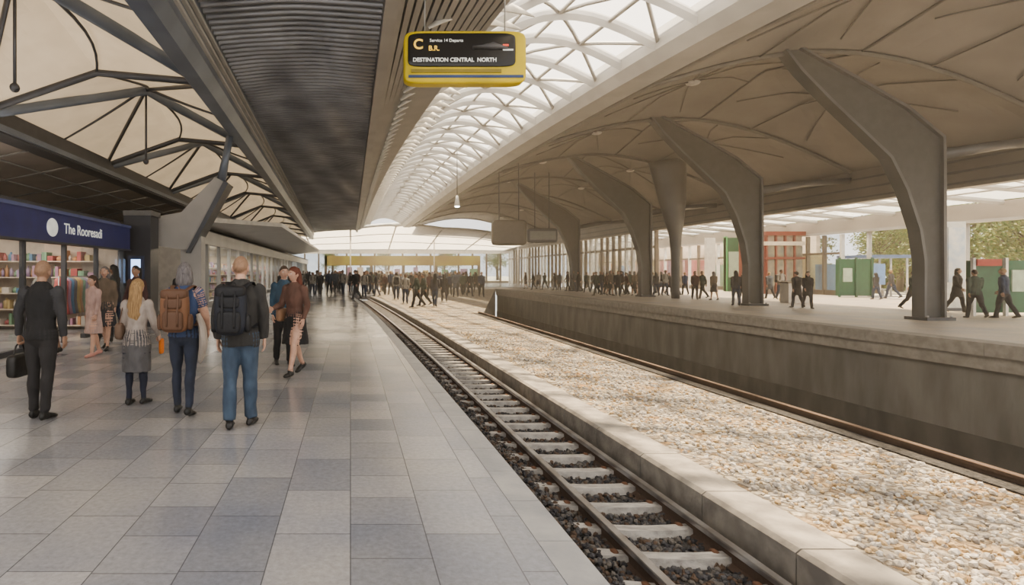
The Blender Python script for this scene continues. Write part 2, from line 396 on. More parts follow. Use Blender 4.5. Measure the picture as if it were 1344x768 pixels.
while y<RE-1.5:
    x0=1.0+.3*(XL(y)-1);x1=XL(y)+1.0;n=8;V=[];F=[]
    for i in range(n+1):
        t=i/n;x=x0+(x1-x0)*t;z=6.95+.75*t+.25*sin(pi*t);yy=y+1.1*t
        h=.12+.3*sin(pi*t)
        V+=[(x,yy,z),(x+.02,yy+.05,z),(x,yy+.22,z+h),(x,yy+.17,z+h)]
    for i in range(n):
        for q in range(4): F.append((4*i+q,4*i+(q+1)%4,4*i+4+(q+1)%4,4*i+4+q))
    A.add(V,F,fin,True); y+=.75
A.obj('ceiling_fins')
def ps(t,y,d=0): return (XL(y)+(XR(y)-XL(y))*t,y,7.75+.25*t+1.0*sin(pi*t)-d)
A=Acc(); vault(A,ps,glassmat('skylight_glass',(1,.98,.95),.25,'trans'),3,RE,RE-3,14); 
y=3.0;k=0
while y<RE:
    A.tube([ps(i/12,y,.12) for i in range(13)],[(.055,.17)]*13,beamw,4,ref=(0,1,0),smooth=False)
    if y+1.6<RE:
        for a in range(4):
            t0=a/4;t1=(a+1)/4
            if (a+k)%2: t0,t1=t1,t0
            A.tube([ps(t0+(t1-t0)*i/3,y+1.6*i/3,.08) for i in range(4)],.055,beamw,5)
    y+=1.6;k+=1
for t in (.25,.5,.75): A.tube([ps(t,y,.1) for y in YR],.06,beamw,5)
A.obj('skylight')
A=Acc()
A.sweep([(-.1,7.75),(.15,7.45),(1.0,7.45),(1.15,7.6),(1.15,8.3),(-.1,8.3)],YR,XR,beamw)
for j in range(5):
    x=1.2+j*.2; z=7.5+j*.1; A.sweep([(x,z),(x+.1,z),(x+.12,z+.12),(x+.12,z+.3),(x,z+.3)],YR,XR,rib)
A.obj('roof_beam')
def zr(t,y):
    ph=((y-19.4)%8.5)/8.5; tri=1-abs(2*ph-1)
    return 7.95-1.5*t+1.9*sin(pi*t)+.9*min(tri,1-abs(2*t-1))
def pr(t,y,d=0):
    xa=XR(y)+1.9; return (xa+(24.6-xa)*t,y,zr(t,y)-d)
A=Acc(); vault(A,pr,tan,6.65,80,174,24,False)
seam=M('vault_seam',(.15,.142,.135),.5)
k=-1
while 19.4+k*8.5<79:
    y0=19.4+k*8.5
    if y0>3: A.tube([pr(i/18,y0,.05) for i in range(19)],[(.09,.08)]*19,seam,8,ref=(0,1,0))
    ym=y0+4.25
    if ym-4.25>3 and ym<75:
        for tc_ in (.3,.7):
            for q in range(8):
                a=q*pi/4+.2; pts=[]
                for i in range(17):
                    r=i/16; tt=tc_+.2*cos(a)*r; pts.append(pr(max(0,min(1,tt)),ym+4.25*sin(a)*r,.06))
                A.tube(pts,.03,seam,5)
            A.ball(pr(tc_,ym,.12),(.28,.28,.1),white,14,6)
    k+=1
for t in (.5,): A.tube([pr(t,7+i*.5,.03) for i in range(146)],.05,seam,6)
A.obj('ceiling_canopy')
fas=M('fascia_bronze',(.36,.33,.295),.45,col2=(.28,.255,.23),scale=.6)
A=Acc(); A.box(24.4,24.9,3,90,5.0,6.5,fas)
for z in (5.15,5.6,6.05): A.box(24.34,24.4,3,90,z,z+.08,rib)
A.obj('canopy_fascia')
A=Acc()
V=[(24.9,3,6.2),(24.9,90,6.2),(34.3,90,5.45),(34.3,3,5.45)]; A.add(V,[(0,1,2,3)],glassmat('canopy_glass',(.75,.68,.58),.4,'trans'))
for i in range(30):
    y=3+3*i; A.tube([(24.9,y,6.1),(34.3,y,5.3)],[(.06,.14)]*2,pan,4,ref=(0,1,0),smooth=False)
    if i%2: A.tube([(24.9,y,6.1),(34.3,y+3,5.3)],.04,pan,5)
for x in (28,31): A.tube([(x,3,6.1-(x-24.9)*.084),(x,90,6.1-(x-24.9)*.084)],.05,pan,5)
A.obj('glazed_canopy')
A=Acc(); A.box(34.3,34.7,3,90,4.35,5.4,fas); A.box(34.25,34.3,3,90,4.35,4.5,pan)
for y in (8,14,20,26,32,38): A.tube([(34.5,y,0),(34.5,y,4.4)],.13,pan,10)
A.obj('canopy_header')
# columns
COLS=[19.4,27.9,38.1,50.0]
colm=M('column_steel',(.155,.157,.162),.4,.25,col2=(.112,.114,.12),scale=.8); colweb=M('column_web',(.088,.09,.094),.5,.2)
PX=[(1209,418),(1238,418),(1238,300),(1238,215),(1237,178),(1190,139),(1130,104),(1080,77),(1030,50),(1024,60),(1050,94),(1087,132),(1125,168),(1165,206),(1186,248),(1203,300),(1209,340)]
prof=[((u-1224)*.02581,(418-v)*.02581) for u,v in PX]
n=len(prof)
def inset(prof,d):
    out=[]
    for i in range(n):
        a=Vector(prof[i-1]);b=Vector(prof[i]);c=Vector(prof[(i+1)%n])
        t=((b-a).normalized()+(c-b).normalized()).normalized(); nrm=Vector((-t.y,t.x)); out.append(tuple(b+nrm*d))
    return out
for i,y in enumerate(COLS):
    A=Acc(); inn=inset(prof,.10)
    A.prism(inn,-.10,.10,colweb)
    V=[];F=[]
    for (P,yy) in ((prof,-.22),(inn,-.22),(inn,.22),(prof,.22)): V+=[(p[0],yy,p[1]) for p in P]
    for j in range(n):
        k=(j+1)%n
        for q in range(4):
            q2=(q+1)%4; F.append((q*n+j,q*n+k,q2*n+k,q2*n+j))
    A.add(V,F,colm)
    A.box(-.48,.48,-.4,.4,0,.10,darkm)
    for (bx,by) in ((-.4,-.32),(.4,-.32)): A.tube([(bx,by,.1),(bx,by,.16)],.04,steel,8)
    A.tube([(.3,0,5.6),(2.5,0,5.95),(4.75,0,6.1)],[(.14,.2),(.12,.16),(.1,.14)],colm,8,ref=(0,1,0))
    A.obj('roof_column',(19.66,y,.0))
A=Acc(); A.tube([(0,0,0),(0,0,2.2),(0,0,3.8),(-.1,0,5.2),(-.25,0,6.6),(-.5,0,8.6)],[(.24,.24),(.24,.24),(.35,.3),(.65,.45),(.9,.55),(1.2,.6)],colm,16,sub=4); A.obj('flared_column',(20.3,35.7,0))
# ------------------------------------------------------------------ hanging signs
yel=M('sign_yellow',(.78,.60,.03),.35,col2=(.60,.47,.03),scale=2); blk=M('display_black',(.012,.012,.014),.15); led=M('led_white',(.7,.7,.66),.5,emit=.35)
ledy=M('led_amber',(.85,.55,.1),.5,emit=.5)
A=Acc()
A.ball((1.985,10,5.33),(1.06,.14,.455),yel,40,20,.2)
A.ball((1.92,9.88,5.44),(.93,.05,.29),blk,40,20,.22)
A.box(1.0,2.98,9.845,9.86,4.965,5.01,M('sign_blue',(.05,.09,.25),.4)); A.box(1.05,2.6,9.842,9.86,5.05,5.11,M('sign_ochre',(.35,.27,.04),.5))
A.tube([(2.1,9.82,5.47),(2.45,9.81,5.5),(2.7,9.81,5.46)],[.03,.06,.02],M('screen_grey',(.12,.12,.13),.3),10)
for x in (1.3,2.7): A.tube([(x,10,5.75),(x,10,7.1)],.012,pan,6)
A.box(2.62,2.72,9.82,9.83,5.5,5.53,M('led_red',(.8,.1,.05),.5,emit=.6)); A.box(2.62,2.80,9.82,9.83,5.42,5.45,led)
sg=A.obj('departure_board')
R90=(pi/2,0,0)
text('line_one','Service 14 Departs',(1.36,9.822,5.57),R90,.075,led,sg,.001); text('line_two','B.R.',(1.34,9.822,5.42),R90,.12,ledy,sg,.003)
text('line_three','DESTINATION CENTRAL  NORTH',(1.07,9.822,5.23),R90,.095,led,sg,.003); text('logo','C',(1.08,9.822,5.45),R90,.24,ledy,sg,.006)
A=Acc(); A.ball((9.7,35,4.05),(1.05,.25,.78),M('monitor_bronze',(.10,.08,.065),.4),24,14,.25)
for x in (9.1,10.3): A.tube([(x,35,4.8),(x,35,8.3)],.03,darkm,6)
A.obj('hanging_monitor')
A=Acc(); A.ball((13.4,40,4.2),(1.05,.2,.5),darkm,24,14,.25); A.box(12.5,14.3,39.78,39.82,3.9,4.5,M('screen_pale',(.25,.25,.22),.4,emit=.05))
for x in (12.9,13.9): A.tube([(x,40,4.6),(x,40,8.6)],.03,darkm,6)
A.obj('hanging_monitor')
A=Acc(); A.tube([(5.6,30,5.6),(5.6,30,8.2)],.02,darkm,6); A.tube([(5.6,30,5.65),(5.6,30,5.45),(5.6,30,5.1)],[.05,.1,.17],white,14); A.ball((5.6,30,5.08),(.13,.13,.06),M('lamp_bulb',(1,.95,.85),.5,emit=8),12,6); A.obj('pendant_lamp')
# ------------------------------------------------------------------ left shop kiosk
navy=M('sign_navy',(.028,.038,.20),.35,col2=(.022,.03,.16)); shopw=M('shop_interior',(.66,.56,.47),.7)
glass=glassmat('shop_glass',(.93,.95,.96),.10)
A=Acc()
A.box(-12,-6.72,3,3.2,0,2.95,shopw); A.box(-12,-6.72,16.5,16.7,0,2.95,shopw); A.box(-12,-11.8,3.2,16.5,0,2.95,shopw); A.box(-12,-6.72,3,16.7,2.95,3.1,darkm)
A.obj('shop_kiosk')
A=Acc(); A.box(-6.68,-6.45,3,16.72,2.28,2.9,navy); A.box(-6.70,-6.42,3,16.74,2.9,2.97,M('trim_blue',(.12,.15,.35),.4)); A.box(-6.70,-6.42,3,16.74,2.24,2.28,darkm)
A.ball((-6.44,12.35,2.58),(.02,.24,.2),led,20,12)
sg=A.obj('shop_sign')
text('sign_text','The Rooresadi',(-6.44,12.85,2.49),(pi/2,0,pi/2),.33,led,sg,.004)
A=Acc(); y=3.2
while y<16.6:
    A.box(-6.62,-6.52,y-.04,y+.04,0,2.23,darkm); y+=1.65
A.box(-6.60,-6.54,3,12.2,.08,2.22,glass); A.box(-6.60,-6.54,14.0,16.6,.08,2.22,glass); A.box(-6.62,-6.5,3,12.2,0,.1,darkm); A.box(-6.62,-6.5,14,16.6,0,.1,darkm)
A.obj('window_1')
cols=[(.45,.12,.12),(.12,.25,.4),(.55,.42,.2),(.22,.38,.25),(.65,.58,.52),(.45,.25,.35),(.2,.18,.2),(.6,.33,.18),(.40,.30,.46)]
PM=[M('product_%d'%i,c,.5) for i,c in enumerate(cols)]
A=Acc()
def shelf(A,x0,x1,y0,y1,along):
    for z in (.1,.55,1.0,1.45,1.9):
        A.box(x0,x1,y0,y1,z,z+.03,shopw)
        q=y0 if along=='y' else x0
        while q<(y1 if along=='y' else x1)-.12:
            w=random.uniform(.06,.2);h=random.uniform(.12,.34);m=random.choice(PM)
            if along=='y': bx=(x0+.05,x1-.04,q,q+w)
            else: bx=(q,q+w,y0+.05,y1-.04)
            if random.random()<.5: A.box(*bx,z+.03,z+.03+h,m)
            else:
                cx=(bx[0]+bx[1])/2;cy=(bx[2]+bx[3])/2; A.tube([(cx,cy,z+.03),(cx,cy,z+.03+h*.7),(cx,cy,z+.03+h*.8),(cx,cy,z+.03+h)],[w*.45,w*.45,w*.2,w*.18],m,8)
            q+=w+.02
shelf(A,-9.6,-9.2,4,9.5,'y'); shelf(A,-11.7,-11.3,4,16,'y'); shelf(A,-10.8,-7.2,16.0,16.4,'x'); shelf(A,-9.9,-9.5,11,15,'y')
A.obj('shop_shelves')
for (gx,gy) in ((-7.3,14.3),(-7.6,9.0),(-8.3,11.2)):
    A=Acc(); A.tube([(0,0,0),(0,0,1.5),(0,1.6,1.5),(0,1.6,0)],.02,steel,6)
    for i in range(10):
        y=.1+i*.155; A.tube([(0,y,1.48),(0,y,1.38),(0,y,.9),(0,y,.55)],[(.03,.02),(.2,.04),(.18,.05),(.24,.06)],PM[(i*5+4+int(gy))%9],10,sub=2)
    A.obj('clothes_rack',(gx,gy,0))
A=Acc(); A.box(-6.75,-5.95,17.0,17.7,0,3.3,M('pillar_dark',(.05,.05,.06),.3)); A.box(-6.75,-5.9,16.95,17.75,3.3,3.45,rib); 
A.box(-6.6,-6.12,16.93,17.0,.9,2.1,M('atm_housing',(.03,.05,.12),.3)); A.box(-6.5,-6.22,16.915,16.93,1.3,2.0,M('atm_screen',(.45,.65,1),.4,emit=1.6))
A.box(-6.5,-6.22,16.86,16.93,1.02,1.2,steel)
A.obj('cash_machine_pillar')
grc=M('strut_grey',(.50,.48,.46),.5,col2=(.40,.39,.37),scale=1)
A=Acc(); A.box(-5.35,-4.7,18,18.5,0,2.75,grc); 
A.prism([(-6.4,2.5),(-5.1,2.3),(-3.95,4.45),(-4.25,4.6),(-5.3,3.5),(-6.4,3.3)],17.9,18.6,grc); A.prism([(-5.15,2.22),(-5.02,2.22),(-3.82,4.4),(-3.95,4.5)],17.85,18.65,darkm)
A.tube([(-4.15,18.25,4.4),(-3.98,18.25,5.3),(-3.85,18.25,5.95)],[.16,.12,.12],bluem,10)
A.obj('angled_strut')
A=Acc()
for (y0,y1) in ((24,88),):
    A.box(-6.9,-6.5,y0,y1,2.9,3.6,beamw); A.box(-6.8,-6.6,y0,y1,0,.25,pan)
    y=y0
    while y<y1: A.box(-6.72,-6.55,y-.08,y+.08,.25,2.9,(white if int(y)%2 else pan)); y+=2.4
    A.box(-6.66,-6.62,y0,y1,.25,2.9,glass)
bw=M('back_wall_warm',(.40,.34,.28),.7,col2=(.25,.2,.17),scale=.8)
A.box(-9.5,-9.3,24,88,0,3.5,bw); A.box(-9.3,-6.5,24,88,3.5,3.6,beamw)
A.box(-9.3,-6.6,23.8,24,0,3.6,white); 
A.obj('wall_left')
A=Acc(); A.box(-13.4,-13.2,3,90,0,4.35,bw); A.obj('wall_outer')
A=Acc(); shelf(A,-8.9,-8.5,25,60,'y'); A.obj('shop_shelves')
A=Acc(); V=[(-7,22,3.65),(-3.6,30,4.0),(-3.8,70,4.2),(-7,70,3.8)]; A.add(V,[(0,1,2,3)],beamw); A.add([(a,b,c+.2) for a,b,c in V],[(0,1,2,3)],beamw)
A.add([V[0],V[1],(-3.6,30,4.2),(-7,22,3.85),V[2],(-3.8,70,4.4)],[(0,1,2,3),(1,4,5,2)],white); A.obj('shop_canopy')
# ------------------------------------------------------------------ right: shop front, kiosks
A=Acc(); mull=M('mullion_bronze',(.20,.165,.13),.4,.3)
y=40.0;k=0
while y<89:
    A.box(34.3,34.55,y-.07,y+.07,0,4.3,mull if k%3 else white); y+=1.5; k+=1
A.box(34.35,34.5,40,89,0,.35,mull); A.box(34.35,34.5,40,89,2.9,3.05,mull); A.box(34.4,34.44,40,89,.35,4.3,glass)
A.obj('window_2')
A=Acc(); y=46.
while y<89:
    A.box(24.5,24.75,y-.09,y+.09,0,4.98,mull if (int(y*2)%3) else white); y+=1.25
A.box(24.55,24.7,46,89,3.6,3.8,mull); A.box(24.6,24.63,46,89,.1,4.98,glass)
A.obj('window_3')
A=Acc(); w=M('rear_wall_warm',(.58,.48,.37),.7,col2=(.36,.29,.22),scale=.7)
A.box(37.5,37.8,46,90,0,5.3,w); A.obj('wall_right')
A=Acc()
for i in range(26):
    y=43+i*1.7; A.box(35.6,37.3,y,y+random.uniform(.5,1.3),0,random.uniform(1,3.2),random.choice(PM))
A.obj('shop_displays')
red=M('red_frame',(.22,.045,.03),.4); grn=M('green_panel',(.02,.12,.06),.4,col2=(.015,.09,.045)); wgl=M('window_reflection',(.22,.23,.21),.1,.3,col2=(.4,.34,.25),scale=3)
A=Acc()
x0,x1,y=31.3,34.1,43
A.box(x0,x1,y+.15,y+3,0,4.6,bw)
for i in range(4):
    a=x0+.1+i*(x1-x0)/4; b=a+(x1-x0)/4-.12
    A.box(a,b,y+.08,y+.16,.6,2.6,wgl); A.box(a,b,y+.08,y+.16,2.8,3.6,wgl); A.box(a-.1,a+.02,y,y+.15,0,4.6,red)
A.box(x0-.1,x1+.1,y-.05,y+.15,3.65,3.95,M('cream_band',(.7,.62,.5),.5)); A.box(x0-.1,x1+.1,y-.1,y+.2,4.4,4.7,red); A.box(x0-.1,x1+.1,y-.03,y+.15,2.62,2.78,red)
A.box(x0-.05,x0,y+.15,y+3,0,4.5,red); A.obj('red_shopfront')
A=Acc(); A.box(32.2,33.7,49,49.3,0,4.6,grn); A.box(32.4,33.3,48.95,49,1.2,3.4,M('poster_pale',(.45,.55,.45),.5)); A.box(30.6,31.3,49,49.4,0,4.6,white)
for x in(32.2,33.65): A.box(x,x+.08,48.9,49.35,0,4.7,M('green_light',(.1,.45,.15),.4))
A.obj('green_advert_panel')
A=Acc(); A.box(32,34.2,37.5,37.7,.1,2.5,grn)
for x in (32,33.1,34.15): A.box(x,x+.1,37.4,37.5,0,2.6,M('green_post',(.03,.12,.07),.5))
A.box(32.3,32.9,37.46,37.5,1.0,1.9,M('poster_pale',(.45,.55,.45),.5))
A.obj('green_hoarding')
A=Acc(); A.box(23.0,25.6,21.2,21.35,.12,2.05,grn)
for x in (23.0,24.2,25.5): A.box(x,x+.1,21.1,21.2,0,2.15,white)
A.box(23.1,24.0,21.05,21.12,1.85,2.1,M('label_red',(.4,.05,.04),.5)); A.box(24.5,25.2,21.15,21.2,.9,1.7,M('poster_pale',(.6,.7,.6),.5)); A.obj('green_hoarding')
A=Acc(); A.box(25.0,25.85,24,24.2,.1,3.75,M('totem_white',(.75,.76,.75),.3)); A.box(25.08,25.77,23.97,24.0,1.2,3.5,M('poster_blue',(.45,.55,.68),.4,col2=(.8,.8,.78),scale=2)); A.box(24.95,25.9,23.95,24.25,0,.12,darkm); A.box(24.96,25.02,23.96,24.24,.1,3.8,steel); A.obj('advertising_totem')
A=Acc()
for x in (35.0,36.5,37.6): A.tube([(x,38.6,0),(x,38.6,2.6)],.06,white,8); A.tube([(x,40.6,0),(x,40.6,2.6)],.06,white,8)
A.box(34.8,37.8,38.3,40.9,2.6,2.8,M('shelter_roof_blue',(.12,.2,.4),.4)); A.box(35,37.6,40.58,40.6,.4,2.3,glass)
A.box(35.2,37.4,39.8,40.2,.42,.48,white); 
for x in (35.4,37.2): A.box(x,x+.08,39.9,40.1,0,.42,steel)
A.box(35.1,35.9,38.35,38.45,.8,2.2,M('advert_blue',(.2,.35,.65),.4)); A.obj('bus_shelter')
A=Acc()
A.box(23.0,24.2,30,30.6,0,1.05,M('counter_white',(.7,.66,.6),.4)); A.box(22.9,24.3,29.9,30.7,1.05,1.12,mull); A.obj('info_counter')
for (x,y,c) in ((24.9,32.6,M('board_ochre',(.5,.36,.08),.5)),):
    A=Acc(); A.add([(-.3,-.2,0),(.3,-.2,0),(.3,0,1.1),(-.3,0,1.1),(-.3,.2,0),(.3,.2,0)],[(0,1,2,3),(4,5,2,3)],c); A.box(-.3,.3,-.02,.04,1.1,1.15,darkm); A.obj('sandwich_board',(x,y,0))
# trees
leafm=[M('leaf_a',(.10,.20,.04),.6,col2=(.05,.12,.02)),M('leaf_b',(.20,.26,.06),.6),M('leaf_c',(.28,.28,.09),.6)]; bark=M('bark',(.12,.09,.06),.9)
def tree():
    A=Acc(); A.tube([(0,0,0),(.1,0,1.5),(0,.1,3),(0,0,5)],[.28,.2,.16,.08],bark,8,sub=2)
    cl=[]
    for i in range(26):
        a=random.random()*6.28;r=random.uniform(.5,2.9);z=random.uniform(2.2,7.5); r*=1-.45*abs(z-4.5)/3.5
        c=Vector((r*cos(a),r*sin(a),z)); cl.append(c)
        A.tube([(0,0,max(1.3,z-1.8)),tuple(c*.5+Vector((0,0,max(1.3,z-1.8)*.5))),tuple(c)],[.07,.05,.02],bark,5)
    for c in cl:
        for k in range(230):
            d=Vector((random.gauss(0,.5),random.gauss(0,.5),random.gauss(0,.38))); p=c+d
            n=Vector((random.uniform(-1,1),random.uniform(-1,1),random.uniform(-1,1))).normalized(); u=n.orthogonal().normalized()*.11; v=n.cross(u)*.6
            A.add([p-u,p-v,p+u,p+v],[(0,1,2,3)],random.choice(leafm))
    return A.mesh('tree')
tm=tree()
for x,y,s in ((48,50,1.1),(54,56,1.3),(59,52,1.2),(45,38,1),(50,42,1.2),(55,40,1.3),(62,62,1.6),(45,62,1.2),(43.5,31,.95),(49,32,1.2),(53,68,1.5),(68,50,1.5),(42.5,46,.8),(60,36,1.5),(43,26.5,1.0),(47,44,1.2),(-4,125,1.2),(8,130,1.3),(20,122,1.2),(33,128,1.4)):
    o=bpy.data.objects.new('tree',tm); C.collection.objects.link(o); o.location=(x,y,-.06); o.scale=(s,)*3; o.rotation_euler=(0,0,random.random()*6)
A=Acc()
for i in range(9000):
    x=random.uniform(41,75); p=Vector((x,58+random.uniform(-1,1)-(x-41)*.55,random.uniform(0,2.4))); n=Vector((random.uniform(-1,1),random.uniform(-1,1),random.uniform(-1,1))).normalized(); u=n.orthogonal().normalized()*.2; v=n.cross(u)*.7
    A.add([p-u,p-v,p+u,p+v],[(0,1,2,3)],random.choice(leafm))
A.obj('hedge')
# ------------------------------------------------------------------ far end
A=Acc()
olive=M('olive_panel',(.34,.30,.09),.5,col2=(.22,.16,.07),scale=.4,emit=.1)
x=-16
while x<38: A.box(x-.12,x+.12,89.8,90.1,0,4.6,mull); x+=2.2
A.box(-17,38,90,90.05,.3,4.6,glass); A.box(-17,38,89.9,90.2,0,.3,mull); A.box(-17,38,89.8,90.2,4.6,5.4,white)
A.box(-4,20,88,88.3,2.7,4.2,olive); A.box(-4,-3.6,88,88.3,0,4.2,mull)
for x in (3,8,13,19.6): A.box(x,x+.4,88,88.3,0,2.7,mull)
for i in range(15):
    x=-1.9+i*1.45; A.box(x,x+random.uniform(.6,1.2),88.1,88.2,.2,random.uniform(1.6,2.6),random.choice(PM))
A.obj('wall_back')
memb=M('white_membrane',(.85,.82,.77),.6,col2=(.78,.75,.70),scale=.5,trans=.6,tcol=(.9,.84,.74))
A=Acc()
for (y0,z0,y1,z1,xa,xb,h) in ((74.3,7.6,89.5,5.2,-12,24,2.0),):
    V=[];F=[];n=36;m=6
    for j in range(m+1):
        q=j/m; y=y0+(y1-y0)*q; zz=z0+(z1-z0)*q
        for i in range(n+1):
            t=i/n; V.append((xa+(xb-xa)*t,y,zz-1.0*(1-q)+h*(1-.9*q)*(sin(pi*t)-.5)+.25*(1-q)*abs(sin(3*pi*t))))
    for j in range(m):
        for i in range(n): F.append((j*(n+1)+i,j*(n+1)+i+1,(j+1)*(n+1)+i+1,(j+1)*(n+1)+i))
    A.add(V,F,memb,True)
    A.tube([V[i] for i in range(n+1)],[(.2,.3)]*(n+1),white,8)
    for q in (2,4): A.tube([V[q*(n+1)+i] for i in range(n+1)],.08,pan,6)
    for i in (0,6,12,18,24,30,36): 
        A.tube([V[q*(n+1)+i] for q in range(m+1)],.1,pan,6)
    for i in (0,12,24,36): A.tube([V[3*(n+1)+i],(V[3*(n+1)+i][0],V[3*(n+1)+i][1],0)],.09,white,8)
A.obj('arched_canopy')
# ------------------------------------------------------------------ PEOPLE
def cloth(name,c,c2=None,b=.35): return M('cloth_'+name,c,.85,0,c2 or tuple(x*.7 for x in c),9,b,18,stretch=(1,1,.5))
skinA=M('skin_light',(.60,.38,.28),.5,col2=(.52,.31,.23),scale=12); skinB=M('skin_brown',(.22,.12,.075),.5,col2=(.18,.095,.06)); skinC=M('skin_tan',(.42,.25,.17),.5)
lipm=M('lips',(.42,.13,.11),.4); eyew=M('eye_white',(.8,.78,.75),.2); iris=M('eye_iris',(.04,.025,.02),.1)
hairM={k:M('hair_'+k,c,.5,0,c2,30,.6,60,stretch=(3,3,.3)) for k,c,c2 in (('black',(.02,.017,.015),(.008,.007,.006)),('brown',(.09,.05,.03),(.04,.022,.012)),('blonde',(.48,.31,.15),(.27,.16,.07)),('grey',(.22,.20,.20),(.11,.10,.105)),('auburn',(.20,.05,.025),(.10,.025,.012)),('sandy',(.36,.22,.14),(.28,.17,.11)))}
def face_fn(p,d):
    x,y,z=p
    if d[2]<0:
        k=-d[2]; x*=1-.30*k**1.3
        if d[1]<0: y*=1-.35*k
        else: y*=1-.08*k
    if d[1]<0 and d[2]>-.3: y*=1.06
    if y>0:
        y+= .026*math.exp(-((x/.011)**2+((z+.016)/.020)**2))+.010*math.exp(-((x/.008)**2+((z-.008)/.022)**2))
        for s in (-1,1): y-=.010*math.exp(-(((x-s*.031)/.014)**2+((z-.010)/.011)**2)); 
        y+=.004*math.exp(-((x/.05)**2+((z-.03)/.01)**2))
        y+=.006*math.exp(-((x/.022)**2+((z+.058)/.010)**2))+.010*math.exp(-((x/.02)**2+((z+.095)/.018)**2))
    return Vector((x,y,z))
def head(A,c,yaw,skin,hair,style,det):
    H=Acc(); nu,nv=(48,40) if det else (20,14)
    rr=(.078,.095,.118)
    H.ball((0,0,0),rr,skin,nu,nv,1,face_fn)
    for s in (-1,1):
        H.ball((s*.077,-.008,-.012),(.010,.021,.032),skin,10,8)
        H.tube([(s*.082,-.015,.012),(s*.09,-.022,.0),(s*.088,-.02,-.025),(s*.08,-.005,-.038)],.005,skin,6,sub=2)
        H.ball((s*.031,.076,.010),(.0125,.011,.009),eyew,10,8); H.ball((s*.031,.0835,.010),(.0055,.005,.0055),iris,8,6)
        H.tube([(s*.016,.090,.028),(s*.032,.089,.033),(s*.048,.078,.028)],.0035,hair or skin,5,sub=2)
    H.tube([(-.022,.088,-.058),(-.008,.096,-.056),(.008,.096,-.056),(.022,.088,-.058)],[(.002,.003),(.004,.006),(.004,.006),(.002,.003)],lipm,6)
    if hair and style!='bald':
        thick={'crop':.02,'short':.07,'long':.10,'bob':.10,'pony':.07,'bun':.06}[style]
        hl=lambda d:.02+.58*d[1]-(.25 if style in('long','bob') and d[1]<.35 else 0)
        def hf(p,d):
            q=face_fn(p,d); m=max(0,min(1,(d[2]-hl(d))/.25)); g=1+thick*m+(.012*sin(d[0]*40+d[2]*9)*m if style!='crop' else 0)
            return Vector((q.x*g,q.y*g,q.z*(1+thick*.8*m)))*1.012
        H.ball((0,0,.002),rr,hair,nu,nv,1,hf,keep=lambda d:d[2]>hl(d)-.04)
        if style=='long': H.tube([(0,-.035,.09),(0,-.06,.0),(0,-.075,-.12),(0,-.10,-.25),(0,-.115,-.38),(0,-.12,-.5)],[(.06,.05),(.088,.06),(.095,.055),(.105,.04),(.09,.03),(.03,.012)],hair,36,sub=5,groove=.05,gn=11)
        if style=='bob': H.tube([(0,-.02,.09),(0,-.03,.0),(0,-.04,-.1),(0,-.045,-.16)],[(.06,.06),(.093,.075),(.10,.07),(.07,.05)],hair,30,sub=4,groove=.04,gn=9)
        if style=='pony': H.tube([(0,-.09,.06),(0,-.14,.04),(0,-.15,-.08),(0,-.14,-.22),(0,-.13,-.3)],[.02,.032,.035,.028,.008],hair,14,sub=4,groove=.08,gn=5)
        if style=='bun': H.ball((0,-.10,.07),.045,hair,14,10)
    A.merge(H,Matrix.Translation(c)@Matrix.Rotation(yaw,4,'Z'))
def hand(A,w,d,s,skin,grip):
    d=Vector(d).normalized(); wv=(Vector((0,1,0))-d*d.y)
    if wv.length<.3: wv=Vector((0,0,1))-d*d.z
    wv.normalize(); inn=d.cross(wv)
    if inn.x*s>0: inn=-inn
    w=Vector(w)
    A.tube([w-d*.03,w,w+d*.03,w+d*.07,w+d*.09],[(.024,.02),(.026,.018),(.038,.016),(.042,.014),(.036,.011)],skin,12,ref=wv,sub=2)
    for i,(o,l) in enumerate(((.031,.068),(.011,.078),(-.010,.072),(-.030,.056))):
        b=w+d*.082+wv*o; c1=.15 if not grip else .9; c2=.5 if not grip else 2.2;c3=.9 if not grip else 3.0
        p=[b];
        for c,f in ((c1,.42),(c2,.32),(c3,.26)): p.append(p[-1]+(d*cos(c)+inn*sin(c))*l*f)
        A.tube(p,[.0095,.0088,.008,.006],skin,8,ref=wv,sub=2)
    b=w+d*.022+wv*.03
    A.tube([b,b+d*.028+wv*.022+inn*.008,b+d*.055+wv*.026+inn*.02,b+d*.075+wv*.018+inn*.028],[.013,.0115,.0095,.007],skin,8,ref=inn,sub=2)
